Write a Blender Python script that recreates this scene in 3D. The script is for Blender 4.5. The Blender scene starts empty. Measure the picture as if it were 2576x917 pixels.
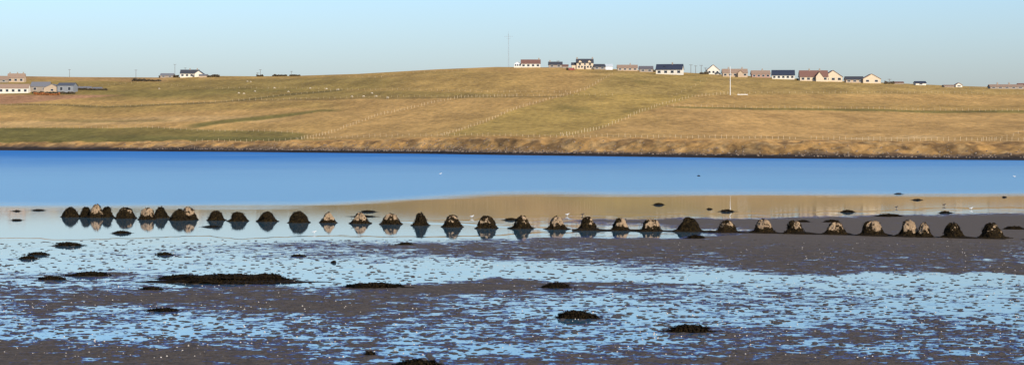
import bpy, bmesh, math, random
import numpy as np
from mathutils import Vector, Matrix
random.seed(7); rng=np.random.default_rng(7)
F=5810.0; H0=350.0; CH=5.5; K=F*CH   # focal (photo px), horizon row, eye height
scene=bpy.context.scene
COL=scene.collection

# ---------------- helpers ----------------
def lattice(ix,iy,seed):
    n=(ix.astype(np.int64)*374761393+iy.astype(np.int64)*668265263+seed*1442695041)&0x7fffffff
    n=((n^(n>>13))*1274126177)&0x7fffffff
    n=n^(n>>16)
    return (n&0xffff)/65535.0
def vnoise(x,y,seed=0):
    x=np.asarray(x,float);y=np.asarray(y,float)
    x0=np.floor(x);y0=np.floor(y);fx=x-x0;fy=y-y0
    fx=fx*fx*(3-2*fx);fy=fy*fy*(3-2*fy)
    a=lattice(x0,y0,seed);b=lattice(x0+1,y0,seed);c=lattice(x0,y0+1,seed);d=lattice(x0+1,y0+1,seed)
    return (a*(1-fx)+b*fx)*(1-fy)+(c*(1-fx)+d*fx)*fy
def fbm(x,y,seed=0,o=4):
    s=0;a=.5;t=0
    for i in range(o):
        s=s+a*vnoise(x*2**i,y*2**i,seed+i*17);t+=a;a*=.5
    return s/t-.5
def sstep(a,b,x):
    t=np.clip((x-a)/(b-a),0,1);return t*t*(3-2*t)
def grid_mesh(name,X,Y,Z,mat,attrs={}):
    R,C=X.shape
    me=bpy.data.meshes.new(name)
    me.vertices.add(R*C)
    co=np.stack([X,Y,Z],-1).reshape(-1).astype(np.float32)
    me.vertices.foreach_set('co',co)
    i=np.arange(R*C).reshape(R,C)
    q=np.stack([i[:-1,:-1],i[:-1,1:],i[1:,1:],i[1:,:-1]],-1).reshape(-1,4)
    n=len(q)
    me.loops.add(n*4);me.polygons.add(n)
    me.loops.foreach_set('vertex_index',q.reshape(-1).astype(np.int32))
    me.polygons.foreach_set('loop_start',(np.arange(n)*4).astype(np.int32))
    me.polygons.foreach_set('loop_total',np.full(n,4,np.int32))
    me.polygons.foreach_set('use_smooth',np.ones(n,bool))
    me.update(calc_edges=True)
    for k,v in attrs.items():
        if v.ndim==3:
            a=me.color_attributes.new(k,'FLOAT_COLOR','POINT')
            c=np.concatenate([v,np.ones(v.shape[:2]+(1,))],-1)
            a.data.foreach_set('color',c.reshape(-1).astype(np.float32))
        else:
            a=me.attributes.new(k,'FLOAT','POINT')
            a.data.foreach_set('value',v.reshape(-1).astype(np.float32))
    me.materials.append(mat)
    ob=bpy.data.objects.new(name,me);COL.objects.link(ob);return ob

class NT:
    def __init__(s,m):
        m.use_nodes=True;s.t=m.node_tree;s.t.nodes.clear()
        s.out=s.t.nodes.new('ShaderNodeOutputMaterial')
    def n(s,typ,ins={},**kw):
        nd=s.t.nodes.new(typ)
        for k,v in kw.items(): setattr(nd,k,v)
        for k,v in ins.items():
            if isinstance(v,bpy.types.NodeSocket): s.t.links.new(v,nd.inputs[k])
            else: nd.inputs[k].default_value=v
        return nd
    def m(s,op,a,b=0.0,c=0.0,clamp=False):
        return s.n('ShaderNodeMath',{0:a,1:b,2:c},operation=op,use_clamp=clamp).outputs[0]
    def mix(s,f,a,b,bt='MIX'):
        nd=s.n('ShaderNodeMix',{0:f,6:a,7:b},data_type='RGBA',blend_type=bt);return nd.outputs[2]
    def noise(s,vec,scale,detail=4,rough=.55):
        return s.n('ShaderNodeTexNoise',{'Vector':vec,'Scale':scale,'Detail':detail,'Roughness':rough}).outputs[0]
    def mr(s,v,a,b,c=0.0,d=1.0,smooth=True):
        return s.n('ShaderNodeMapRange',{0:v,1:a,2:b,3:c,4:d},interpolation_type='SMOOTHSTEP' if smooth else 'LINEAR').outputs[0]
def c4(c): return (c[0],c[1],c[2],1)
def simple(name,col,rough=.8,var=.25,scale=3,bump=.0):
    m=bpy.data.materials.new(name);t=NT(m)
    g=t.n('ShaderNodeNewGeometry').outputs['Position']
    nz=t.noise(g,scale,5)
    c=t.mix(nz,c4([x*(1-var) for x in col]),c4([min(1,x*(1+var)) for x in col]))
    p=t.n('ShaderNodeBsdfPrincipled',{'Base Color':c,'Roughness':rough})
    if bump: 
        b=t.n('ShaderNodeBump',{'Height':nz,'Strength':bump,'Distance':.1}).outputs[0];t.t.links.new(b,p.inputs['Normal'])
    t.t.links.new(p.outputs[0],t.out.inputs[0]);return m
MATS={}
def M(name,col,**k):
    if name not in MATS: MATS[name]=simple(name,col,**k)
    return MATS[name]

# ---------------- terrain model ----------------
SHx=[-2500,-800,0,600,1100,1288,1900,2576,3600,5500]; SHy=[371,374.5,378,382,387,390,398,403,408,416]
CRx=[-2500,-800,0,200,400,520,650,740,900,1100,1250,1450,1600,1750,1900,2100,2250,2400,2576,3600,5500]
CRy=[215,200,191,194,195,191,192,191,186,174.5,168.5,170,176,184,192,203,209,216,221,240,270]
CDx=[-2500,0,1288,2576,5500]; CDd=[2500,2130,1775,1500,1350]
def shore_d(px): return K/(np.interp(px,SHx,SHy)-H0)
def crest_d(px): return np.interp(px,CDx,CDd)
def gprof(px,t):
    b=np.interp(px,[0,700,1200,2576],[.03,.05,.11,.15])
    beach=.02*sstep(0,.006,t)
    return np.clip(1-(1-t)**1.45+(b*sstep(.010,.045,t)+beach)*(1-np.clip(t,0,1))**2,0,1)
def undul(x,y,t):
    env=sstep(.03,.2,t)*(1-sstep(.75,.97,t))
    return env*(6.5*fbm(x/260,y/420,3,3)+1.3*fbm(x/40,y/120,9,3))+ .9*sstep(.008,.02,t)*(1-sstep(.05,.12,t))*(fbm(x/6,y/10,5,5)*2.2)
def tpoint(px,t):
    """world point on hill for bearing px and profile fraction t"""
    px=np.asarray(px,float);t=np.asarray(t,float)
    tc=np.clip(t,0,1)
    d=shore_d(px)+t*(crest_d(px)-shore_d(px))
    py=np.interp(px,SHx,SHy)+(np.interp(px,CRx,CRy)-np.interp(px,SHx,SHy))*gprof(px,tc)
    u=(px-1288)/F
    dc=np.clip(d,None,crest_d(px)); 
    z=CH+(H0-py)/F*dc
    z=np.where(t>1,z-.02*(d-crest_d(px))*sstep(1,1.1,t)+0.0,z)
    z=np.where(t<0,t*60,z)
    x=u*d
    z=z+np.where((t>=0)&(t<=1),undul(x,d,t),0)
    return x,d,z,py
TT=np.linspace(0,1,1200)
def place(px,py):
    _,_,_,pp=tpoint(np.full(1200,px),TT)
    i=np.argmin(np.abs(np.maximum.accumulate(-pp)+py)); t=min(TT[i],.985)
    x,d,z,_=tpoint(px,t);return Vector((float(x),float(d),float(z)))

# hill mesh
pxs=np.concatenate([np.linspace(-2500,-300,120),np.linspace(-294,2870,900),np.linspace(2880,5500,130)])
ts=np.concatenate([[-.05,-.01],np.linspace(0,.08,90),np.linspace(.082,1,360),np.linspace(1.01,3,30)])
PX,T=np.meshgrid(pxs,ts)
X,Y,Z,PY=tpoint(PX,T)
# land-cover colours
def C(r,g,b): return np.array([r,g,b])
tan=C(.57,.34,.11);olive=C(.43,.28,.078);green=C(.21,.17,.042);straw=C(.66,.43,.18);bank=C(.56,.31,.10);redb=C(.48,.25,.12);dark=C(.035,.026,.02);beach=C(.13,.09,.06)
wob=fbm(X/35,Y/80,21,4)*10; wx=fbm(X/60,Y/60,31,3)*16
P=PX+wx; Q=PY+wob*.35
col=np.broadcast_to(tan,PX.shape+(3,)).copy()
def lay(mask,c,a=1.0):
    global col
    m=(np.clip(mask,0,1)*a)[...,None]; col=col*(1-m)+c*m
def band(top,bot,soft=3,x0=-1e5,x1=1e5,sx=20):
    """top/bot: list of (px,py)"""
    ty=np.interp(P,[a for a,_ in top],[b for _,b in top]);by=np.interp(P,[a for a,_ in bot],[b for _,b in bot])
    return sstep(-soft,soft,Q-ty)*sstep(-soft,soft,by-Q)*sstep(-sx,sx,P-x0)*sstep(-sx,sx,x1-P)
lay(sstep(-.05,.25,fbm(X/130,Y/260,41,4)),olive,.5)
lay(band([(0,180)],[(0,238),(600,246),(1300,236)],4,x1=1350,sx=200),olive,.6)
lay(band([(0,205),(900,196)],[(0,236),(400,240),(900,222)],4,x1=1000,sx=80),green,.5)
lay(band([(0,222),(600,222),(1100,228)],[(0,250),(600,247),(1200,240)],3,x0=200,x1=1250,sx=60),green,.45)
lay(band([(0,236)],[(0,262),(280,238)],2.5,x1=300),redb,.95)
lay(band([(0,188),(350,196)],[(0,200),(500,205)],3,x1=420),redb,.4)
lay(band([(0,264),(700,250)],[(0,282),(700,266)],4,x1=850,sx=60),olive,.7)
lay(band([(0,300),(400,285)],[(0,317),(500,300)],4,x1=700,sx=80),straw,.45)
lay(band([(470,308),(560,296),(700,281),(800,268)],[(470,320),(560,306),(700,289),(800,273)],2.5,x0=480,x1=850,sx=30),green,.95)
lay(band([(0,290),(350,294)],[(0,298),(350,300)],2.5,x0=100,x1=420,sx=30),green,.5)
lay(band([(0,318),(400,317),(760,325)],[(0,358),(760,352)],1.8,x1=770,sx=20),green,1.0)
lay(band([(0,318),(400,317),(760,325)],[(0,336),(760,338)],4,x0=250,x1=800,sx=60),olive,.3)
lay(band([(0,259),(300,260),(600,246),(860,221)],[(0,263.5),(300,264),(600,250),(860,225)],.8,x1=870,sx=10),C(.17,.13,.04),.7)
lay(band([(600,247),(1300,237),(1540,233)],[(600,251),(1300,240),(1540,236)],.8,x0=600,x1=1540),C(.22,.16,.05),.6)
lay(band([(760,345),(1000,338),(1400,342)],[(760,352),(1000,344),(1400,347)],1.5,x0=760,x1=1400,sx=60),green,.5)
# strip between the second and third fence
lay(band([(1110,338),(1300,268),(1470,222),(1560,186)],[(1410,345),(1580,290),(1740,235),(1790,192)],2,x0=1110,x1=1790,sx=4)*1.0,C(.48,.325,.08),.7)
lay(band([(1500,176),(2576,222)],[(1500,229),(2576,234)],2,x0=1480,sx=60),C(.43,.29,.09),.7)
lay(band([(1500,190),(1800,200)],[(1500,210),(2100,215)],5,x0=1560,x1=1900,sx=40)*sstep(-.1,.15,fbm(X/20,Y/60,77,3)),green,.5)
lay(band([(1350,255),(1600,262)],[(1350,275),(1600,280)],5,x0=1400,x1=1600,sx=30)*sstep(-.05,.15,fbm(X/12,Y/40,78,3)),green,.5)
lay(band([(1690,261),(2576,269)],[(1690,265),(2576,274)],1,x0=1700),green,.85)
lay(band([(1700,268),(2576,276)],[(1700,335),(2576,330)],4,x0=1700,sx=80),C(.58,.34,.115),.7)
lay(band([(850,335),(1400,338),(2576,326)],[(850,362),(2576,362)],4,x0=830,sx=60),C(.50,.30,.10),.8)
lay(band([(2080,324)],[(2080,346),(2330,332)],3,x0=2080,x1=2360,sx=50)*sstep(-.15,.1,fbm(X/12,Y/25,87,3)),straw,.9)
lay(band([(0,359),(700,352),(1200,346),(2576,348)],[(0,400),(2576,420)],2.5),bank,.9)
lay(band([(0,359),(700,354),(1200,350),(2576,350)],[(0,400),(2576,420)],2.5)*sstep(-.02,.12,fbm(X/4,Y/16,97,5)),C(.24,.14,.055),.8)
lay(band([(0,359),(700,354),(1200,348),(2576,346)],[(0,400),(2576,420)],2.5)*sstep(.02,.14,fbm(X/3,Y/9,197,4)),straw,.4)
sh=np.interp(PX,SHx,SHy)
dd=sh-PY
lay(sstep(18,9,dd+wob*.6),beach,.85)
lay(sstep(10,6.5,dd+fbm(X/4,Y/20,101,3)*5),dark,.95)
col=np.clip(col*(1+.6*fbm(X/15,Y/40,55,4)[...,None]),.005,.8)

m=bpy.data.materials.new('hill_grass');t=NT(m)
at=t.n('ShaderNodeAttribute',attribute_name='cover').outputs[0]
pos=t.n('ShaderNodeNewGeometry').outputs['Position']
sc=t.n('ShaderNodeVectorMath',{0:pos,1:(1,.35,1)},operation='MULTIPLY').outputs[0]
n1=t.noise(sc,.35,8,.65);n2=t.noise(sc,.05,5,.6)
f=t.m('ADD',t.mr(n1,.25,.75,.55,1.45,False),t.mr(n2,.3,.7,-.16,.16,False))
g=t.n('ShaderNodeCombineColor',{0:f,1:f,2:f}).outputs[0]
c=t.mix(1.0,at,g,'MULTIPLY')
bmp=t.n('ShaderNodeBump',{'Height':n1,'Strength':.6,'Distance':.8}).outputs[0]
p=t.n('ShaderNodeBsdfPrincipled',{'Base Color':c,'Roughness':.95,'Normal':bmp,'Specular IOR Level':.1})
t.t.links.new(p.outputs[0],t.out.inputs[0])
grid_mesh('hill_terrain',X,Y,Z,m,{'cover':col})

# ---------------- water ----------------
def water_shader(t,pos,zones=True):
    sx=t.n('ShaderNodeSeparateXYZ',{0:pos})
    st=t.n('ShaderNodeVectorMath',{0:pos,1:(.016,.010,1)},operation='MULTIPLY').outputs[0]
    big=t.noise(st,1.0,3,.5)
    st2=t.n('ShaderNodeVectorMath',{0:pos,1:(.030,.13,1)},operation='MULTIPLY').outputs[0]
    med=t.noise(st2,1.0,6,.65)
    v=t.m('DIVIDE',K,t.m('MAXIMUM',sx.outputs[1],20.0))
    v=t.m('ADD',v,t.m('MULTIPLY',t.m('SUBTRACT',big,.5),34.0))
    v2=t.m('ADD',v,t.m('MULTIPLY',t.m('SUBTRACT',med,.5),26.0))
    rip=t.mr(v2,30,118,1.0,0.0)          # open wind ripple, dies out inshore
    xe=t.mr(sx.outputs[0],-20,0,30,0)    # ruffled belt reaches further inshore to the west
    edge=t.mr(t.m('SUBTRACT',v2,xe),122,146,1.0,0.0)
    wv=t.noise(pos,2.2,3,.6)
    bst=t.m('ADD',t.m('MULTIPLY',edge,.16),t.m('MULTIPLY',rip,.10))
    bst=t.m('ADD',bst,.007)
    bmp=t.n('ShaderNodeBump',{'Height':wv,'Strength':bst,'Distance':.2}).outputs[0]
    rough=t.m('ADD',.02,t.m('MULTIPLY',edge,.20))
    p=t.n('ShaderNodeBsdfPrincipled',{'Base Color':(.05,.15,.22,1),'Roughness':rough,'IOR':1.33,'Normal':bmp})
    dc=t.mix(t.mr(v2,26,110),(.022,.19,.56,1),(.26,.56,.86,1))  # sky reflected by ripples painted as diffuse blue, mixed with water's own colour
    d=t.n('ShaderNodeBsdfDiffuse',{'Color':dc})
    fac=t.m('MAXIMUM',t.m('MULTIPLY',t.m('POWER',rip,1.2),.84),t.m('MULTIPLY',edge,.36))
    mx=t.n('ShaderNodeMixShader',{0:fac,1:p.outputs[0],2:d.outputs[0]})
    return mx.outputs[0]
m=bpy.data.materials.new('bay_water');t=NT(m)
pos=t.n('ShaderNodeNewGeometry').outputs['Position']
t.t.links.new(water_shader(t,pos),t.out.inputs[0])
xs=np.array([-6000.,-1000,-200,200,1000,6000]);ys=np.array([-1500.,0,40,200,600,1500,4000])
XX,YY=np.meshgrid(xs,ys);grid_mesh('bay_water',XX,YY,XX*0,m)

# ---------------- tidal flat ----------------
cols=[-400,0,400,800,1200,1600,2000,2400,2976]
tab={505:[1.5]*9,
 528:[1.5,1.5,1.5,1.5,1.5,1.5,1.35,1.02,.9],
 540:[1.5,1.5,1.5,1.5,1.45,1.15,.9,.35,.3],
 549:[1.5,1.5,1.5,1.5,1.15,.6,.2,.0,.0],
 556:[1.5,1.5,1.5,1.5,.80,.1,.0,.0,.0],
 570:[1.5,1.5,1.5,1.5,1.2,.6,.0,.0,.0],
 580:[1.5,1.5,1.5,1.5,1.4,1.1,.1,.05,.0],
 592:[1.5,1.5,1.4,1.2,1.15,.8,.05,.05,.05],
 602:[1.3,1.15,.9,.65,.45,.25,.1,.1,.1],
 620:[.95,.85,.65,.4,.25,.2,.15,.2,.25],
 645:[.85,.8,.68,.55,.4,.28,.25,.3,.35],
 668:[.8,.75,.66,.82,.8,.4,.22,.25,.3],
 684:[.45,.5,.66,.9,.95,.75,.35,.2,.15],
 695:[.2,.35,.45,.85,.85,.95,1.0,1.0,.95],
 706:[.5,.45,.55,.9,.3,.4,.55,.85,.95],
 720:[.45,.5,.6,.4,.05,.42,.55,.55,.5],
 745:[.45,.3,.22,.2,.35,.5,.5,.65,.6],
 775:[.55,.5,.35,.12,.5,.66,.48,.66,.6],
 810:[.65,.58,.58,.48,.42,.64,.62,.48,.5],
 845:[.5,.5,.52,.35,.52,.48,.42,.52,.55],
 875:[.25,.25,.38,.5,.62,.52,.5,.42,.4],
 905:[.15,.15,.15,.38,.38,.4,.22,.32,.35],
 940:[.25]*9}
ry=np.array(sorted(tab));tv=np.array([tab[k] for k in sorted(tab)])
def wetmap(px,py):
    px=np.clip(px,cols[0],cols[-1]);py=np.clip(py,ry[0],ry[-1])
    j=np.clip(np.searchsorted(cols,px)-1,0,len(cols)-2);ca=np.array(cols,float)
    fx=(px-ca[j])/(ca[j+1]-ca[j])
    i=np.clip(np.searchsorted(ry,py)-1,0,len(ry)-2)
    fy=(py-ry[i])/(ry[i+1]-ry[i])
    return (tv[i,j]*(1-fx)+tv[i,j+1]*fx)*(1-fy)+(tv[i+1,j]*(1-fx)+tv[i+1,j+1]*fx)*fy
pys=np.concatenate([np.arange(505,945,1.6),[1000,1200,1700,3000]])
dist=np.concatenate([K/(pys-H0),[0,-100,-1500]])
us=np.concatenate([np.linspace(-1500,-450,30),np.arange(-440,3010,4.0),np.linspace(3030,4100,30)])
U,D=np.meshgrid(us,dist)
PYg=np.where(D>5,H0+K/np.maximum(D,5),3000)
Xm=(U-1288)/F*np.where(D>5,D,np.abs(D)+5)
Xm=np.where(D>5,Xm,(U-1288)/F*np.maximum(np.abs(D)*6,40))
wet=wetmap(U+fbm(Xm/6,D/9,61,3)*260,PYg+fbm(Xm/3,D/9,71,4)*np.interp(PYg,[530,620,900],[12,22,60]))
wet=wet+.38*fbm(Xm/3.2,D/5,81,4)*sstep(1.3,.8,wet)
wet=np.where(D<=5,.3,wet)
Zm=np.where(wet<1.15,.012,.012-(wet-1.15)*.25)+ .010*fbm(Xm*1.0,D*.6,11,3)
Zm=np.where(wet<1.12,np.maximum(Zm,.004),Zm)
m=bpy.data.materials.new('tidal_mud');t=NT(m)
pos=t.n('ShaderNodeNewGeometry').outputs['Position']
wa=t.n('ShaderNodeAttribute',attribute_name='wet').outputs['Fac']
na=t.noise(pos,.9,2,.5);nb=t.noise(pos,2.7,6,.66);nc=t.noise(pos,10,3,.6)
nn=t.m('ADD',t.m('MULTIPLY',na,.36),t.m('ADD',t.m('MULTIPLY',nb,.44),t.m('MULTIPLY',nc,.20)))
thr=t.m('ADD',.5,t.m('MULTIPLY',t.m('SUBTRACT',.5,wa),.36))
df=t.m('SUBTRACT',nn,thr)
pool=t.mr(df,-.006,.006)
damp=t.mr(df,-.055,-.004)
nd=t.noise(pos,5,7,.75);ne=t.noise(pos,.2,4,.6);ng=t.noise(pos,1.6,4,.6)
mc=t.mix(t.mr(nd,.3,.7),(.045,.033,.023,1),(.20,.152,.105,1))
mc=t.mix(t.m('MULTIPLY',ne,.5),mc,(.118,.092,.068,1))
mc=t.mix(t.mr(ng,.42,.62,0,.5),mc,(.048,.036,.028,1))
# far belt of the flat is smoother, drier and paler
yy=t.n('ShaderNodeSeparateXYZ',{0:pos}).outputs[1]
mc=t.mix(t.mr(yy,105,135,0,.7),mc,(.140,.112,.086,1))
bmp=t.n('ShaderNodeBump',{'Height':nd,'Strength':1.0,'Distance':.06}).outputs[0]
dry=t.n('ShaderNodeBsdfPrincipled',{'Base Color':mc,'Roughness':.8,'Normal':bmp,'Specular IOR Level':.15})
bmp2=t.n('ShaderNodeBump',{'Height':nb,'Strength':.35,'Distance':.05}).outputs[0]
wg=t.n('ShaderNodeBsdfGlossy',{'Color':(.13,.24,.60,1),'Roughness':.3,'Normal':bmp2})  # damp mud; blue tint paints in the higher sky it reflects
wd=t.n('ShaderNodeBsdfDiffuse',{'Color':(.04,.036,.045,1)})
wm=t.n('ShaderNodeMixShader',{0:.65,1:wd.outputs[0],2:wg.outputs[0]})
s1=t.n('ShaderNodeMixShader',{0:t.m('MULTIPLY',damp,.9),1:dry.outputs[0],2:wm.outputs[0]})
s2=t.n('ShaderNodeMixShader',{0:pool,1:s1.outputs[0],2:water_shader(t,pos)})
t.t.links.new(s2.outputs[0],t.out.inputs[0])
grid_mesh('tidal_flat',Xm,D,Zm,m,{'wet':wet})
def flat_pt(px,py):
    d=K/(py-H0);return Vector(((px-1288)/F*d,d,0.0))

# ---------------- seaweed & blocks ----------------
m=bpy.data.materials.new('seaweed_concrete');t=NT(m)
ba=t.n('ShaderNodeAttribute',attribute_name='bare').outputs['Fac']
pos=t.n('ShaderNodeNewGeometry').outputs['Position']
n1=t.noise(pos,3.2,5,.65);n2=t.noise(pos,14,5,.7)
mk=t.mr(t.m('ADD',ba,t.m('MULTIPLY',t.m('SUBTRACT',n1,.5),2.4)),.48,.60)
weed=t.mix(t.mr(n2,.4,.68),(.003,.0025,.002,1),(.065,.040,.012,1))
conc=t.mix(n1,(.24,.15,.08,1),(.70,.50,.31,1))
c=t.mix(mk,weed,conc)
bmp=t.n('ShaderNodeBump',{'Height':n2,'Strength':1.0,'Distance':.15}).outputs[0]
p=t.n('ShaderNodeBsdfPrincipled',{'Base Color':c,'Roughness':.85,'Normal':bmp,'Specular IOR Level':.12})
t.t.links.new(p.outputs[0],t.out.inputs[0]);MW=m

def lump(name,center,rx,ry_,h,topfrac,bare,seed,skirt=1.0,sq=3.0,rough=.12,nr=18,na=56,fronds=160,fs_=.09):
    ang=np.linspace(0,2*math.pi,na,endpoint=False)
    yaw=random.uniform(-.4,.4)
    sup=(np.abs(np.cos(ang+yaw))**sq+np.abs(np.sin(ang+yaw))**sq)**(-1/sq)
    verts=[];bv=[]
    hs=np.linspace(-.06,1,nr)
    rows=[]
    for k,hh in enumerate(hs):
        q=max(hh,0)
        r=1+(topfrac-1)*q**.95
        if q>.85: r*=1-.38*((q-.85)/.15)**2
        r*=1+skirt*.30*max(0,1-q/.2)**2
        rows.append((r,hh))
    for s in (.6,.25): rows.append((rows[nr-1][0]*s,1.0+.02))
    ca_=random.uniform(-.5,.9)
    for (r,hh) in rows:
        nz=fbm(np.cos(ang)*1.7+seed*3.1+5,np.sin(ang)*1.7+hh*2.5+seed*1.7+40,seed,5)
        nf=fbm(np.cos(ang)*7+seed,np.sin(ang)*7+hh*9+90,seed+5,3)
        rr=r*sup*(1+rough*4.2*nz+rough*3.0*nf)
        x=center.x+rx*rr*np.cos(ang);y=center.y+ry_*rr*np.sin(ang)
        z=center.z+h*(hh+(.30*nz+.25*nf)*(1 if hh>.3 else .5))
        z=np.where(np.full(na,hh)<0,center.z-.08,z)
        for i in range(na):
            verts.append((x[i],y[i],z[i]))
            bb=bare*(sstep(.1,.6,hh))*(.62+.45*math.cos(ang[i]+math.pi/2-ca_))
            bv.append(float(bb))
    verts.append((center.x,center.y,center.z+h*1.02));bv.append(bare)
    faces=[]
    R=len(rows)
    for k in range(R-1):
        for i in range(na):
            j=(i+1)%na
            faces.append((k*na+i,k*na+j,(k+1)*na+j,(k+1)*na+i))
    for i in range(na): faces.append(((R-1)*na+i,(R-1)*na+(i+1)%na,R*na))
    # drooping fronds of wrack
    nv=len(verts)-1;rr_=random.Random(seed)
    for _ in range(fronds):
        k=rr_.randrange(na*2,nv)
        if bv[k]>.22 and rr_.random()<.85: continue
        v=Vector(verts[k]);out=(v-Vector((center.x,center.y,v.z)))
        if out.length<1e-4: continue
        out.normalize();tg=Vector((-out.y,out.x,0))
        a=fs_*rr_.uniform(.5,1.4);wd_=a*.45;l=a*rr_.uniform(.8,1.6)
        p0=v-out*.02+Vector((0,0,.015));p1=p0+out*l*.5+Vector((0,0,rr_.uniform(-.1,.5)*a))+tg*rr_.uniform(-.6,.6)*a;p2=p1+out*l*.35-Vector((0,0,l*.8))
        s=len(verts)
        verts+= [tuple(p0-tg*wd_),tuple(p0+tg*wd_),tuple(p1+tg*wd_*.8),tuple(p1-tg*wd_*.8),tuple(p2)]
        bv+= [-1.0]*5
        faces+= [(s,s+1,s+2,s+3),(s+3,s+2,s+4)]
    me=bpy.data.meshes.new(name);me.from_pydata(verts,[],faces)
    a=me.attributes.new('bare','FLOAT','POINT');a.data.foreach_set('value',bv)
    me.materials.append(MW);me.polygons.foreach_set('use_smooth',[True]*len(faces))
    ob=bpy.data.objects.new(name,me);COL.objects.link(ob);return ob
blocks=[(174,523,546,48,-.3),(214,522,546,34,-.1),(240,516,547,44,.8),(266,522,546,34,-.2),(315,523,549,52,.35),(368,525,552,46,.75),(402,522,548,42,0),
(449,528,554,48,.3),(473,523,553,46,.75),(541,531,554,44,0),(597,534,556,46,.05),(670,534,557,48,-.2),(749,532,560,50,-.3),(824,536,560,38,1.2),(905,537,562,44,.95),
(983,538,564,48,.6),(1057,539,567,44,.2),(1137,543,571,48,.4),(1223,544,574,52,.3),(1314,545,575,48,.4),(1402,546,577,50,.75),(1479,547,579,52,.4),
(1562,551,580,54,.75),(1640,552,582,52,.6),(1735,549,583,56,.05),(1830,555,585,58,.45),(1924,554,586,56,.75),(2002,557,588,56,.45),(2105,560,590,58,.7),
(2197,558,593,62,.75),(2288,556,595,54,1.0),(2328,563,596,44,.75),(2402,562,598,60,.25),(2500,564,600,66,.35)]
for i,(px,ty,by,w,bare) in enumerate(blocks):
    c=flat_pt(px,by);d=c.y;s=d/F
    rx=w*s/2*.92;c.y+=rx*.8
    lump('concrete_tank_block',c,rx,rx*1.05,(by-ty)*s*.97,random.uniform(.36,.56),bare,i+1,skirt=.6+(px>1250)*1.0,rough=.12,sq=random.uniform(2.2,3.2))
# low weed ridge linking the blocks on the right
def ribbon(name,pts,w,h,seed):
    vs=[];fs=[];n=0
    L=[]
    for (a,b) in zip(pts[:-1],pts[1:]):
        pa=flat_pt(*a);pb=flat_pt(*b);k=max(2,int((pb-pa).length/.12))
        for i in range(k): L.append(pa.lerp(pb,i/k))
    L=np.array([[p.x,p.y] for p in L])
    hh=np.clip(h*(1.0+3.5*fbm(L[:,0]/1.2,L[:,1]*.3,seed,4)),.0,9)
    nn=len(L)
    offs=[-1,-.6,-.2,.2,.6,1]
    for i in range(nn):
        for o in offs:
            ww=w*(1+1.4*float(fbm(np.array(L[i,0]/.7),np.array(o+3),seed+4,3)))
            z=hh[i]*(1-o*o)-.02+.02*float(vnoise(L[i,0]*6,o*4,seed))
            vs.append((L[i,0],L[i,1]+.3+o*ww,z))
    m6=len(offs)
    for i in range(nn-1):
        for k in range(m6-1): fs.append((i*m6+k,(i+1)*m6+k,(i+1)*m6+k+1,i*m6+k+1))
    me=bpy.data.meshes.new(name);me.from_pydata(vs,[],fs)
    a=me.attributes.new('bare','FLOAT','POINT');a.data.foreach_set('value',[-1.0]*len(vs));me.materials.append(MW)
    ob=bpy.data.objects.new(name,me);COL.objects.link(ob)
ribbon('seaweed_ridge',[(1440,580),(1562,580),(1735,583),(1924,587),(2105,591),(2288,597),(2402,599),(2590,603)],.5,.08,3)
clumps=[(555,714,300,20),(450,704,130,12),(660,706,130,18),(600,700,90,10),(165,619,75,11),(305,587,45,7),(93,642,55,8),(68,652,50,8),(411,642,45,7),(223,695,105,11),(128,704,75,9),(378,729,60,6),(408,784,85,6),
(943,725,145,12),(1402,725,80,14),(1454,802,100,21),(1737,836,115,18),(1750,600,52,10),(1018,616,45,6),(838,661,12,6),(750,645,35,5),(930,893,25,7),(1050,922,115,14),(1657,515,24,6),
(1829,532,34,6),(2135,534,38,7),(2238,545,65,8),(2380,536,35,6),(2262,488,20,3),(2308,503,24,3),(1285,554,40,6),(2020,559,38,6),(2095,559,45,7),(2197,562,40,5),(925,533,42,4),(914,545,60,2.5),
(95,529,30,3),(40,554,25,3),(40,531,20,2.5),(1785,526,14,3),(2555,577,60,9),(530,571,40,2.5),(2528,496,12,2.5),(1758,443,8,3),(2100,589,60,6)]
for i,(px,by,w,h) in enumerate(clumps):
    c=flat_pt(px,by);s=c.y/F;c.y+=w*s*.35
    lump('seaweed_rock' if h<9.5 else 'seaweed_covered_rock',c,w*s/2*.95,w*s*.34,h*s*.72,.50,-.6,60+i,skirt=1.4,sq=2.1,rough=.26,na=160 if w>90 else 56,fronds=int(w*5),fs_=.075)

# shells / worm casts scattered on flat: one object each
def scatter(name,n,pyr,size,mat,hf,seed,pxr=(-200,2780)):
    r=np.random.default_rng(seed);vs=[];fs=[]
    for _ in range(n):
        py=r.uniform(*pyr);px=r.uniform(*pxr)
        p=flat_pt(px,py)
        if wetmap(np.array(px),np.array(py))>.98 : continue
        s=size*r.uniform(.4,1.5);b=len(vs)
        k=6
        for j in range(k):
            a=j/k*6.283;rr=s*r.uniform(.7,1.1);vs.append((p.x+rr*math.cos(a),p.y+rr*math.sin(a),.008))
        for j in range(k):
            a=j/k*6.283;rr=s*r.uniform(.35,.7);vs.append((p.x+rr*math.cos(a),p.y+rr*math.sin(a),.012+s*hf))
        for j in range(k): fs.append((b+j,b+(j+1)%k,b+k+(j+1)%k,b+k+j))
        fs.append(tuple(b+k+j for j in range(k)))
    me=bpy.data.meshes.new(name);me.from_pydata(vs,[],fs);me.materials.append(mat)
    ob=bpy.data.objects.new(name,me);COL.objects.link(ob)
scatter('seashells',1800,(600,900),.02,M('shell',(.62,.55,.46)),.7,5)
scatter('worm_casts',8000,(602,915),.10,M('worm_cast_mud',(.055,.043,.033),scale=20),.15,6)
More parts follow.
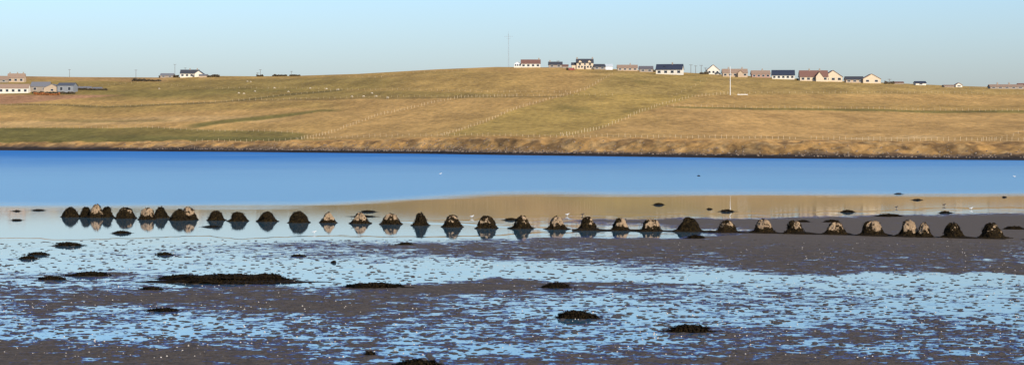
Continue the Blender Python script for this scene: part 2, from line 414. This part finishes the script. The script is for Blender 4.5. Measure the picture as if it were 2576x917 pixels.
# stones along the far beach (one object)
def beach_stones():
    r=np.random.default_rng(3);vs=[];fs=[]
    for _ in range(1800):
        px=r.uniform(300,2800) if r.random()<.5 else r.normal(1000,300)
        t_=abs(r.normal(0,.014))+.006
        x,d,z,_p=tpoint(px,t_);x=float(x);d=float(d);z=float(z)
        s=r.uniform(.12,.42);b=len(vs)
        for j in range(6):
            a=j*1.047;rr=s*r.uniform(.7,1.2);vs.append((x+rr*math.cos(a),d+rr*math.sin(a),z-.1))
        for j in range(6):
            a=j*1.047;rr=s*r.uniform(.4,.8);vs.append((x+rr*math.cos(a),d+rr*math.sin(a),z+s*.8*r.uniform(.6,1)))
        for j in range(6): fs.append((b+j,b+(j+1)%6,b+6+(j+1)%6,b+6+j))
        fs.append(tuple(b+6+j for j in range(6)))
    me=bpy.data.meshes.new('beach_stones');me.from_pydata(vs,[],fs);me.materials.append(M('beach_stone',(.22,.16,.11),var=.8,scale=.8))
    ob=bpy.data.objects.new('beach_stones',me);COL.objects.link(ob)
beach_stones()

# ---------------- small mesh tools ----------------
def mesh_obj(name,verts,faces,mat,parent=None,smooth=False):
    me=bpy.data.meshes.new(name);me.from_pydata(verts,[],faces);me.materials.append(mat)
    if smooth: me.polygons.foreach_set('use_smooth',[True]*len(faces))
    ob=bpy.data.objects.new(name,me);COL.objects.link(ob)
    if parent: ob.parent=parent
    return ob
def boxvf(x0,x1,y0,y1,z0,z1,b=0):
    v=[(x0,y0,z0),(x1,y0,z0),(x1,y1,z0),(x0,y1,z0),(x0,y0,z1),(x1,y0,z1),(x1,y1,z1),(x0,y1,z1)]
    f=[(0,3,2,1),(4,5,6,7),(0,1,5,4),(1,2,6,5),(2,3,7,6),(3,0,4,7)]
    return v,[tuple(i+b for i in q) for q in f]
def boxes(name,bs,mat,parent=None):
    V=[];Fc=[]
    for b in bs:
        v,f=boxvf(*b,b=len(V));V+=v;Fc+=f
    return mesh_obj(name,V,Fc,mat,parent)
def empty(name,loc,yaw=0):
    e=bpy.data.objects.new(name,None);e.location=loc;e.rotation_euler=(0,0,yaw);e.empty_display_size=.5;COL.objects.link(e);return e
WHITE=('render_white',(.74,.69,.58));CREAM=('render_cream',(.66,.54,.38));TAN=('harled_tan',(.50,.38,.26));STONE=('grey_stone',(.34,.28,.22))
SLATE=('slate_roof',(.055,.058,.07));BROWN=('brown_tile_roof',(.20,.10,.075));TILE=('tan_tile_roof',(.34,.23,.16));GREY=('grey_sheet_roof',(.20,.20,.21));NAVY=('navy_slate_roof',(.03,.04,.07))
def wing(par,x0,x1,y0,y1,hw,hr,wm,rm,ridge='x',pre=''):
    """gabled volume with roof slabs"""
    o=.35;th=.22
    if ridge=='x':
        cy=(y0+y1)/2
        v=[(x,y,z) for x in (x0,x1) for (y,z) in ((y0,-2),(y1,-2),(y1,hw),(cy,hw+hr),(y0,hw))]
        f=[(0,4,3,2,1),(5,6,7,8,9),(0,5,9,4),(1,2,7,6)]
        k=hr/((y1-y0)/2)
        def slab(ya,za):
            return [(x0-o,ya,za),(x1+o,ya,za),(x1+o,cy,hw+hr+.02),(x0-o,cy,hw+hr+.02),(x0-o,ya,za+th),(x1+o,ya,za+th),(x1+o,cy,hw+hr+.02+th),(x0-o,cy,hw+hr+.02+th)]
        A=slab(y0-o,hw-o*k+.02);B=slab(y1+o,hw-o*k+.02)
    else:
        cx=(x0+x1)/2
        v=[(x,y,z) for y in (y0,y1) for (x,z) in ((x0,-2),(x1,-2),(x1,hw),(cx,hw+hr),(x0,hw))]
        f=[(0,1,2,3,4),(5,9,8,7,6),(0,4,9,5),(1,6,7,2)]
        k=hr/((x1-x0)/2)
        def slab(xa,za):
            return [(xa,y0-o,za),(xa,y1+o,za),(cx,y1+o,hw+hr+.02),(cx,y0-o,hw+hr+.02),(xa,y0-o,za+th),(xa,y1+o,za+th),(cx,y1+o,hw+hr+.02+th),(cx,y0-o,hw+hr+.02+th)]
        A=slab(x0-o,hw-o*k+.02);B=slab(x1+o,hw-o*k+.02)
    mesh_obj(pre+'walls',v,f,M(*wm),par)
    bf=[(0,3,2,1),(4,5,6,7),(0,1,5,4),(1,2,6,5),(2,3,7,6),(3,0,4,7)]
    mesh_obj(pre+'roof',A+B,bf+[tuple(i+8 for i in q) for q in bf],M(*rm),par)
def win(par,lst,y,w=1.3,h=1.2,frame=('window_frame',(.7,.7,.68))):
    """lst: (x,z)"""
    boxes('window_frames',[(x-w/2-.12,x+w/2+.12,y-.05,y+.1,z-.12,z+h+.12) for x,z in lst],M(*frame),par)
    boxes('window_panes',[(x-w/2,x+w/2,y-.08,y-.052,z,z+h) for x,z in lst],M('window_glass',(.03,.035,.045),rough=.15),par)
def chim(par,lst,h=1.2,mat=STONE,name='chimney'):
    for x,y,z in lst: boxes(name,[(x-.5,x+.5,y-.35,y+.35,z-1.5,z+h),(x-.2,x+.2,y-.2,y+.2,z+h,z+h+.4)],M(*mat),par)
def house(name,px,py,w,hp,wm,rm,ridge='x',depth=8,yaw=0,wallfrac=.5,nw=4,chimneys=(),winrow=None):
    P_=place(px,py);s=P_.y/F;W=w*s;Hh=hp*s
    e=empty(name,P_,yaw)
    hw=Hh*wallfrac;hr=Hh-hw
    wing(e,-W/2,W/2,-depth/2,depth/2,hw,hr,wm,rm,ridge)
    if nw:
        win(e,[(-W/2+W*(i+.5)/nw,hw*.25) for i in range(nw)],-depth/2,w=min(2.0,W/nw*.5),h=hw*.5)
    zc=hw+hr
    for cxn in chimneys: chim(e,[(cxn*W/2,0,zc)])
    return e,W,depth,hw,hr,s
# left hilltop house
e,W,D_,hw,hr,s=house('white_bungalow',478,194,46,18,WHITE,SLATE,nw=4,chimneys=(.0,.8))
wing(e,W/2-3,W/2+4,-D_/2-3,D_/2,hw*.9,hr*.8,WHITE,SLATE,'y','gable_wing_')
house('stone_outbuilding',421,195,32,10,STONE,GREY,nw=2)
house('stone_shed',512,194,20,7,TAN,GREY,nw=0)
# left farm
e,W,D_,hw,hr,s=house('farmhouse',42,207,42,21,TAN,TILE,nw=3,chimneys=(-.8,.1,.8))
house('farm_annexe',12,208,22,14,STONE,TILE,nw=1)
house('white_cottage',36,233,76,22,WHITE,TILE,nw=5,wallfrac=.55)
house('farm_barn',104,228,46,23,STONE,GREY,nw=2,depth=14,chimneys=())
house('farm_barn',136,229,42,19,TAN,GREY,'y',nw=1,depth=16)
house('farm_barn',170,228,40,23,('grey_cladding',(.24,.25,.26)),('dark_sheet_roof',(.10,.11,.13)),nw=2,depth=18,wallfrac=.7)
house('low_shed',213,221,34,7,STONE,GREY,nw=0)
house('low_shed',246,221,22,6,TAN,GREY,nw=0)
# centre cluster
e,W,D_,hw,hr,s=house('white_bungalow',1335,168,48,19,WHITE,BROWN,nw=4,chimneys=(.85,))
wing(e,-W/2-5.2,-W/2-.1,-3,3,2.6,1.6,('conservatory_white',(.75,.78,.80)),('conservatory_roof',(.55,.60,.62)),'y','conservatory_')
win(e,[(-W/2-4.2,1),(-W/2-2.6,1),(-W/2-1,1)],-3,w=1.0,h=1.3)
boxes('garden_wall',[(-W/2-5.5,-W/2-.2,-5,-4.7,-1,1.0)],M(*WHITE),e)
house('stone_cottage',1397,170,34,14,STONE,SLATE,nw=2,chimneys=(-.8,))
house('stone_shed',1422,171,14,8,STONE,BROWN,nw=0)
e,W,D_,hw,hr,s=house('two_storey_house',1471,174,42,25,CREAM,SLATE,nw=0,chimneys=(-.92,.92),wallfrac=.62)
win(e,[(-W*.36,.9),(-W*.17,.9),(W*.17,.9),(W*.36,.9),(-W*.3,hw*.62),(0,hw*.62),(W*.3,hw*.62)],-4,w=1.1,h=1.3)
boxes('door',[(-.6,.6,-4.12,-4.0,-.2,2.2)],M('door_dark',(.06,.05,.05)),e)
for xx in (-W*.28,W*.28): wing(e,xx-1.1,xx+1.1,-4.05,-1,hw+1.0,1.0,CREAM,SLATE,'y','dormer_')
wing(e,-W/2-3.5,-W/2-.05,-3,3,3,1.6,CREAM,SLATE,'x','annexe_')
e,W,D_,hw,hr,s=house('slate_cottage',1508,175,28,13,STONE,SLATE,nw=2)
wing(e,W/2+.2,W/2+5.4,-3,3,2.3,1.5,('conservatory_white',(.75,.78,.80)),('conservatory_roof',(.55,.60,.62)),'x','conservatory_')
e,W,D_,hw,hr,s=house('tan_bungalow',1578,178,50,14,TAN,TILE,nw=4,chimneys=(.3,))
house('stone_cottage',1625,181,34,14,STONE,('grey_tile_roof',(.14,.13,.14)),nw=2)
e,W,D_,hw,hr,s=house('white_bungalow',1685,187,66,25,WHITE,NAVY,nw=4,yaw=-.22,chimneys=(.2,),wallfrac=.48)
boxes('skylights',[(-W*.2,-W*.2+1,-2.6,-1.6,hw+hr*.42,hw+hr*.7)],M('window_glass',(.03,.035,.045)),e)
e,W,D_,hw,hr,s=house('gabled_house',1793,187,30,23,WHITE,TILE,'y',nw=3,wallfrac=.45,depth=12)
e,W,D_,hw,hr,s=house('tan_bungalow',1848,193,62,19,TAN,TILE,nw=5,chimneys=(-.5,.6))
wing(e,W*.1,W*.32,-D_/2-2.5,0,hw*.9,hr*.7,TAN,TILE,'y','gable_wing_')
house('tan_bungalow',1913,195,46,17,('pink_brick',(.42,.26,.19)),TILE,nw=4,chimneys=(.2,))
house('white_bungalow',1970,199,56,22,WHITE,NAVY,nw=5,wallfrac=.45,yaw=-.08)
e,W,D_,hw,hr,s=house('large_bungalow',2046,204,70,26,CREAM,BROWN,nw=5,wallfrac=.42,chimneys=(-.3,.45))
wing(e,W*.05,W*.30,-D_/2-3,0,hw,hr*.75,CREAM,BROWN,'y','gable_wing_')
house('gabled_house',2093,205,46,27,CREAM,BROWN,'y',nw=3,wallfrac=.42,depth=12)
house('slate_cottage',2148,208,44,15,TAN,SLATE,nw=3)
house('gabled_house',2190,209,44,22,CREAM,TILE,'y',nw=2,wallfrac=.45,depth=12)
house('low_shed',2256,211,30,5,STONE,BROWN,nw=0)
house('slate_cottage',2314,214,26,9,WHITE,NAVY,nw=1)
house('gabled_house',2410,219,16,10,WHITE,TILE,'y',nw=1,depth=7)
house('low_shed',2385,219,24,5,STONE,TILE,nw=0)
house('stone_farm_range',2530,223,84,10,STONE,TILE,nw=5,chimneys=(-.5,.2))
house('low_shed',2570,221,20,11,TAN,BROWN,nw=0)

# ---------------- masts and poles ----------------
def tube(V,Fc,p,q,r0,r1,n=8):
    p=Vector(p);q=Vector(q);d=(q-p).normalized();a=d.orthogonal().normalized();b=d.cross(a);s=len(V)
    for c_,r in ((p,r0),(q,r1)):
        for i in range(n):
            an=i/n*6.283;V.append(tuple(c_+a*r*math.cos(an)+b*r*math.sin(an)))
    for i in range(n): Fc.append((s+i,s+(i+1)%n,s+n+(i+1)%n,s+n+i))
    Fc.append(tuple(s+n+i for i in range(n)))
def pole(name,px,py,hp,r,mat,arm=True):
    P_=place(px,py);s=P_.y/F;h=hp*s;V=[];Fc=[]
    tube(V,Fc,(0,0,-1),(0,0,h),r*1.2,r*.8)
    if arm:
        tube(V,Fc,(-1.1,0,h-.5),(1.1,0,h-.5),.1,.1);
        for x in(-1,0,1): tube(V,Fc,(x,0,h-.5),(x,0,h-.1),.08,.08)
    o=mesh_obj(name,V,Fc,mat);o.location=P_;return o
WOOD=M('weathered_pole',(.16,.13,.11))
for a in [(175,194,20),(342,195,20),(440,194,33),(655,191,18),(733,191,13),(1555,176,12),(1738,184,22),(1750,184,20),(1764,184,22),(1775,186,16),(1925,193,16),(2012,198,16),(466,194,24),(648,192,10),(2238,210,12),(1404,170,18),(1640,180,14)]:
    pole('telegraph_pole',a[0],a[1],a[2],.16,WOOD)
pole('white_flagpole',1837,231,72,.2,M('white_paint',(.75,.75,.72)),False)
P_=place(1868,231);o=boxes('white_feed_trough',[(-2.8,2.8,-.4,.4,0,.4),(-2.9,-2.7,-.5,.5,-.6,.5),(2.7,2.9,-.5,.5,-.6,.5)],M('white_paint',(.8,.8,.78)));o.location=P_
# lattice mast
P_=place(1279,168);s=P_.y/F;h=90*s;V=[];Fc=[]
for k in range(3):
    a=k*2.094;tube(V,Fc,(.5*math.cos(a),.5*math.sin(a),-1),(.2*math.cos(a),.2*math.sin(a),h*.93),.07,.05,5)
nseg=16
for i in range(nseg):
    for k in range(3):
        a=k*2.094;b=(k+1)*2.094;z0=i*h*.93/nseg;z1=(i+1)*h*.93/nseg
        r0=.5-.3*i/nseg;r1=.5-.3*(i+1)/nseg
        tube(V,Fc,(r0*math.cos(a),r0*math.sin(a),z0),(r1*math.cos(b),r1*math.sin(b),z1),.035,.035,4)
tube(V,Fc,(0,0,h*.9),(0,0,h),.06,.04,5)
tube(V,Fc,(-3.2,0,h*.86),(3.2,0,h*.86),.07,.07,5);tube(V,Fc,(-1.6,0,h*.80),(1.6,0,h*.80),.05,.05,5)
for x in(-3,-1.5,1.5,3): tube(V,Fc,(x,0,h*.86-.6),(x,0,h*.86+.6),.05,.05,4)
o=mesh_obj('radio_lattice_mast',V,Fc,M('galvanised_steel',(.32,.34,.36)));o.location=P_

# ---------------- fences ----------------
FP=M('fence_post_wood',(.56,.43,.26));
def fence(pts,sp=10.5,hp=1.15,r=.075,wire=True):
    V=[];Fc=[];prev=None
    tot=[]
    for a,b in zip(pts[:-1],pts[1:]):
        L=math.hypot(b[0]-a[0],(b[1]-a[1])*2);n=max(1,int(L/sp))
        for i in range(n): tot.append((a[0]+(b[0]-a[0])*i/n,a[1]+(b[1]-a[1])*i/n))
    tot.append(pts[-1])
    for q in tot:
        p=place(q[0]+random.uniform(-1,1),q[1]);s=p.y/F
        hh=hp*random.uniform(.7,1.25)
        V0,F0=boxvf(p.x-r,p.x+r,p.y-r,p.y+r,p.z-.4,p.z+hh,b=len(V));V+=V0;Fc+=F0
        if prev is not None and wire:
            for k in (.9,.45):
                a=prev+Vector((0,0,k*1.1));b=p+Vector((0,0,k*1.1))
                tube(V,Fc,a,b,.008,.008,3)
        prev=p
    mesh_obj('wire_fence',V,Fc,FP)
DIAG=[
 [(750,350),(850,318),(950,285),(1060,262),(1160,241),(1300,238)],
 [(1110,338),(1200,303),(1300,268),(1400,240),(1470,222),(1540,190)],
 [(1410,345),(1500,315),(1580,290),(1660,258),(1740,235),(1830,229)]]
for f in DIAG: fence(f,sp=9,hp=1.35,r=.085)
for f in [
 [(1690,234),(1750,213),(1790,195)],
 [(600,249),(900,243),(1300,237),(1540,234)],
 [(0,263),(300,262),(600,249),(860,223),(1100,226),(1450,228)],
 [(480,358),(760,350),(900,341),(1100,340),(1400,345),(1700,345),(2000,345)],
 [(1680,262),(2100,265),(2576,270)],[(2470,352),(2520,335),(2590,318)],[(1830,229),(2200,230),(2590,234)],
 [(0,319),(300,318),(750,326)],[(200,216),(360,206),(560,222),(860,223)],[(880,196),(960,196),(1040,184),(1180,178)],[(2040,345),(2300,350),(2590,346)]]:
    fence(f,sp=14,r=.055)

# ---------------- hedges ----------------
def hedge(name,px0,px1,py,hpx,seed,mat):
    r=random.Random(seed);V=[];Fc=[]
    a=place(px0,py);b=place(px1,py);h=hpx*a.y/F
    n=int((b-a).length*9)+40
    for i in range(n*3):
        f=r.random();p=a.lerp(b,f)
        lh=h*(.45+.9*float(vnoise(f*14,seed*3.3,seed)))
        z=lh*r.random()**.8;c_=Vector((p.x,p.y+r.uniform(-1,1),p.z+z))
        s_=r.uniform(.25,.6)
        d1=Vector((r.uniform(-1,1),r.uniform(-1,1),r.uniform(-1,1))).normalized()*s_
        d2=Vector((r.uniform(-1,1),r.uniform(-1,1),r.uniform(-1,1))).normalized()*s_
        k=len(V);V+=[tuple(c_-d1),tuple(c_+d2),tuple(c_+d1),tuple(c_-d2)];Fc.append((k,k+1,k+2,k+3))
    mesh_obj(name,V,Fc,mat)
HB=M('winter_hedge',(.11,.085,.05),scale=1.5)
for i,a in enumerate([(332,405,203,6),(515,552,194,6),(685,722,191,4),(400,450,194,5),(60,86,226,8),(195,270,222,4),(1760,1782,187,5),(2225,2250,211,6),(2005,2030,202,5),(1425,1445,177,5),(80,190,233,4),(645,662,192,4),(728,755,191,3),(1640,1652,181,5)]):
    hedge('hedge',a[0],a[1],a[2],a[3],i,HB)
hedge('rusty_bracken',85,150,236,5,40,M('rust_bracken',(.45,.17,.05)))

# ---------------- vehicles ----------------
def car(px,py,colr,name,mn,yaw=0.2):
    P_=place(px,py);e=empty(name,P_+Vector((0,-5,0)),yaw)
    prof=[(-2.1,.35),(2.1,.35),(2.15,.8),(1.95,1.0),(1.1,1.1),(.5,1.6),(-1.2,1.65),(-1.9,1.15),(-2.15,.9)]
    n=len(prof);V=[(x,-.85,z) for x,z in prof]+[(x,.85,z) for x,z in prof]
    Fc=[tuple(range(n)),tuple(range(2*n-1,n-1,-1))]+[(i,i+n,(i+1)%n+n,(i+1)%n) for i in range(n)]
    mesh_obj('body',V,Fc,M(mn,colr,rough=.3),e)
    boxes('side_windows',[(-1.3,-.35,-.87,.87,1.12,1.5),(-.25,.5,-.87,.87,1.12,1.45)],M('window_glass',(.03,.035,.045)),e)
    V=[];Fc=[]
    for x in(-1.3,1.3):
        for y in(-.8,.62): tube(V,Fc,(x,y,.33),(x,y+.18,.33),.33,.33,14)
    mesh_obj('wheels',V,Fc,M('tyre',(.02,.02,.02)),e)
car(1804,188,(.03,.03,.035),'parked_car','black_paint')
car(1437,178,(.35,.05,.04),'parked_car','red_paint')

# ---------------- animals ----------------
def skinned(name,verts,edges,radii,mat,loc,yaw,scale,sub=1):
    me=bpy.data.meshes.new(name);me.from_pydata(verts,edges,[])
    ob=bpy.data.objects.new(name,me);COL.objects.link(ob)
    md=ob.modifiers.new('s','SKIN');md.use_smooth_shade=True
    for v,r in zip(me.skin_vertices[0].data,radii): v.radius=(r,r)
    me.skin_vertices[0].data[0].use_root=True
    ob.modifiers.new('u','SUBSURF').levels=sub;ob.modifiers['u'].render_levels=sub
    me.materials.append(mat);ob.location=loc;ob.rotation_euler=(0,0,yaw);ob.scale=(scale,)*3;return ob
WOOL=M('sheep_wool',(.62,.52,.38))
sv=[(-.05,0,.72),(.35,0,.74),(.6,0,.72),(-.45,0,.72),(.72,0,.62),(.86,0,.38),(.95,0,.22),(-.58,0,.6),
 (.42,.16,.45),(.42,.16,.22),(.44,.16,0),(.42,-.16,.45),(.42,-.16,.22),(.44,-.16,0),
 (-.40,.16,.48),(-.52,.16,.25),(-.48,.16,0),(-.40,-.16,.48),(-.52,-.16,.25),(-.48,-.16,0)]
se=[(0,1),(1,2),(2,4),(4,5),(5,6),(0,3),(3,7),(1,8),(8,9),(9,10),(1,11),(11,12),(12,13),(3,14),(14,15),(15,16),(3,17),(17,18),(18,19)]
sr=[.31,.29,.22,.29,.13,.10,.06,.08,.10,.05,.04,.10,.05,.04,.12,.055,.04,.12,.055,.04]
for (px,py) in [(600,234),(613,235),(622,206),(631,207),(400,221),(641,230),(690,223),(726,231),(781,223),(886,242),(914,242),(936,234),(946,242),(975,245),(821,223),(851,224)]:
    P_=place(px,py);skinned('grazing_sheep',sv,se,sr,WOOL,P_,random.choice([0,.3,3.1,2.8,-.4]),1.05)
GULL=M('gull_white',(.7,.7,.68));DK=M('wader_dark',(.04,.035,.035))
bv=[(0,0,.26),(.14,0,.29),(.2,0,.37),(.27,0,.37),(.34,0,.36),(-.16,0,.25),(-.32,0,.25),(.01,.04,.16),(.02,.04,0),(.01,-.04,.16),(.02,-.04,0)]
be=[(0,1),(1,2),(2,3),(3,4),(0,5),(5,6),(0,7),(7,8),(0,9),(9,10)]
br=[.095,.08,.055,.045,.012,.07,.02,.02,.012,.02,.012]
for (px,py,mm,nm) in [(1187,548,GULL,'gull'),(1465,543,DK,'oystercatcher'),(1427,543,GULL,'gull'),(790,588,GULL,'gull'),(2255,524,DK,'oystercatcher'),(2375,518,DK,'oystercatcher'),(2443,527,GULL,'gull'),(1395,574,GULL,'gull')]:
    P_=flat_pt(px,py);skinned(nm,bv,be,br,mm,P_,random.choice([0,.4,3.0]),.5)
for (px,py) in [(1108,438),(2552,445)]:
    P_=flat_pt(px,py);P_.z=-.09;skinned('floating_gull',bv,be,br,GULL,P_,random.choice([0,3.0]),.75)

# ---------------- sun, sky, camera ----------------
EL=math.radians(27);AZ=math.radians(145)
sd=Vector((math.sin(AZ)*math.cos(EL),math.cos(AZ)*math.cos(EL),math.sin(EL)))
L=bpy.data.lights.new('sun','SUN');L.energy=4.5;L.angle=math.radians(.5);L.color=(1,.90,.77)
lo=bpy.data.objects.new('sun',L);lo.rotation_euler=sd.to_track_quat('Z','Y').to_euler();COL.objects.link(lo)
w=bpy.data.worlds.new('World');scene.world=w;w.use_nodes=True;nt=w.node_tree;nt.nodes.clear()
sk=nt.nodes.new('ShaderNodeTexSky');sk.sky_type='NISHITA';sk.sun_disc=False;sk.sun_elevation=EL;sk.sun_rotation=AZ
# clear winter air: tint by true elevation angle
tc=nt.nodes.new('ShaderNodeTexCoord');sp=nt.nodes.new('ShaderNodeSeparateXYZ');nt.links.new(tc.outputs['Generated'],sp.inputs[0])
rp=nt.nodes.new('ShaderNodeValToRGB');nt.links.new(sp.outputs[2],rp.inputs[0])
E=rp.color_ramp.elements
E[0].position=0.0;E[0].color=(.64,.72,1.0,1);E[1].position=1.0;E[1].color=(.5,.5,.6,1)
for ps,cc in ((.03,(.66,.77,1.06)),(.06,(.67,.84,1.16)),(.12,(.56,.84,1.22)),(.30,(.45,.68,1.05)),(.6,(.5,.55,.68))):
    q=E.new(ps);q.color=cc+(1,)
mu=nt.nodes.new('ShaderNodeMix');mu.data_type='RGBA';mu.blend_type='MULTIPLY';mu.inputs[0].default_value=1
nt.links.new(sk.outputs[0],mu.inputs[6]);nt.links.new(rp.outputs[0],mu.inputs[7])
bg=nt.nodes.new('ShaderNodeBackground');bg.inputs[1].default_value=.15
ow=nt.nodes.new('ShaderNodeOutputWorld')
nt.links.new(mu.outputs[2],bg.inputs[0]);nt.links.new(bg.outputs[0],ow.inputs[0])
cam=bpy.data.cameras.new('camera');cam.sensor_width=36;cam.lens=F/2576*36;cam.shift_y=-(458.5-H0)/2576
cam.clip_start=.5;cam.clip_end=20000
co=bpy.data.objects.new('camera',cam);co.location=(0,0,CH);co.rotation_euler=(math.radians(90),0,0);COL.objects.link(co)
scene.camera=co
scene.view_settings.view_transform='Standard';scene.view_settings.look='None';scene.view_settings.exposure=0
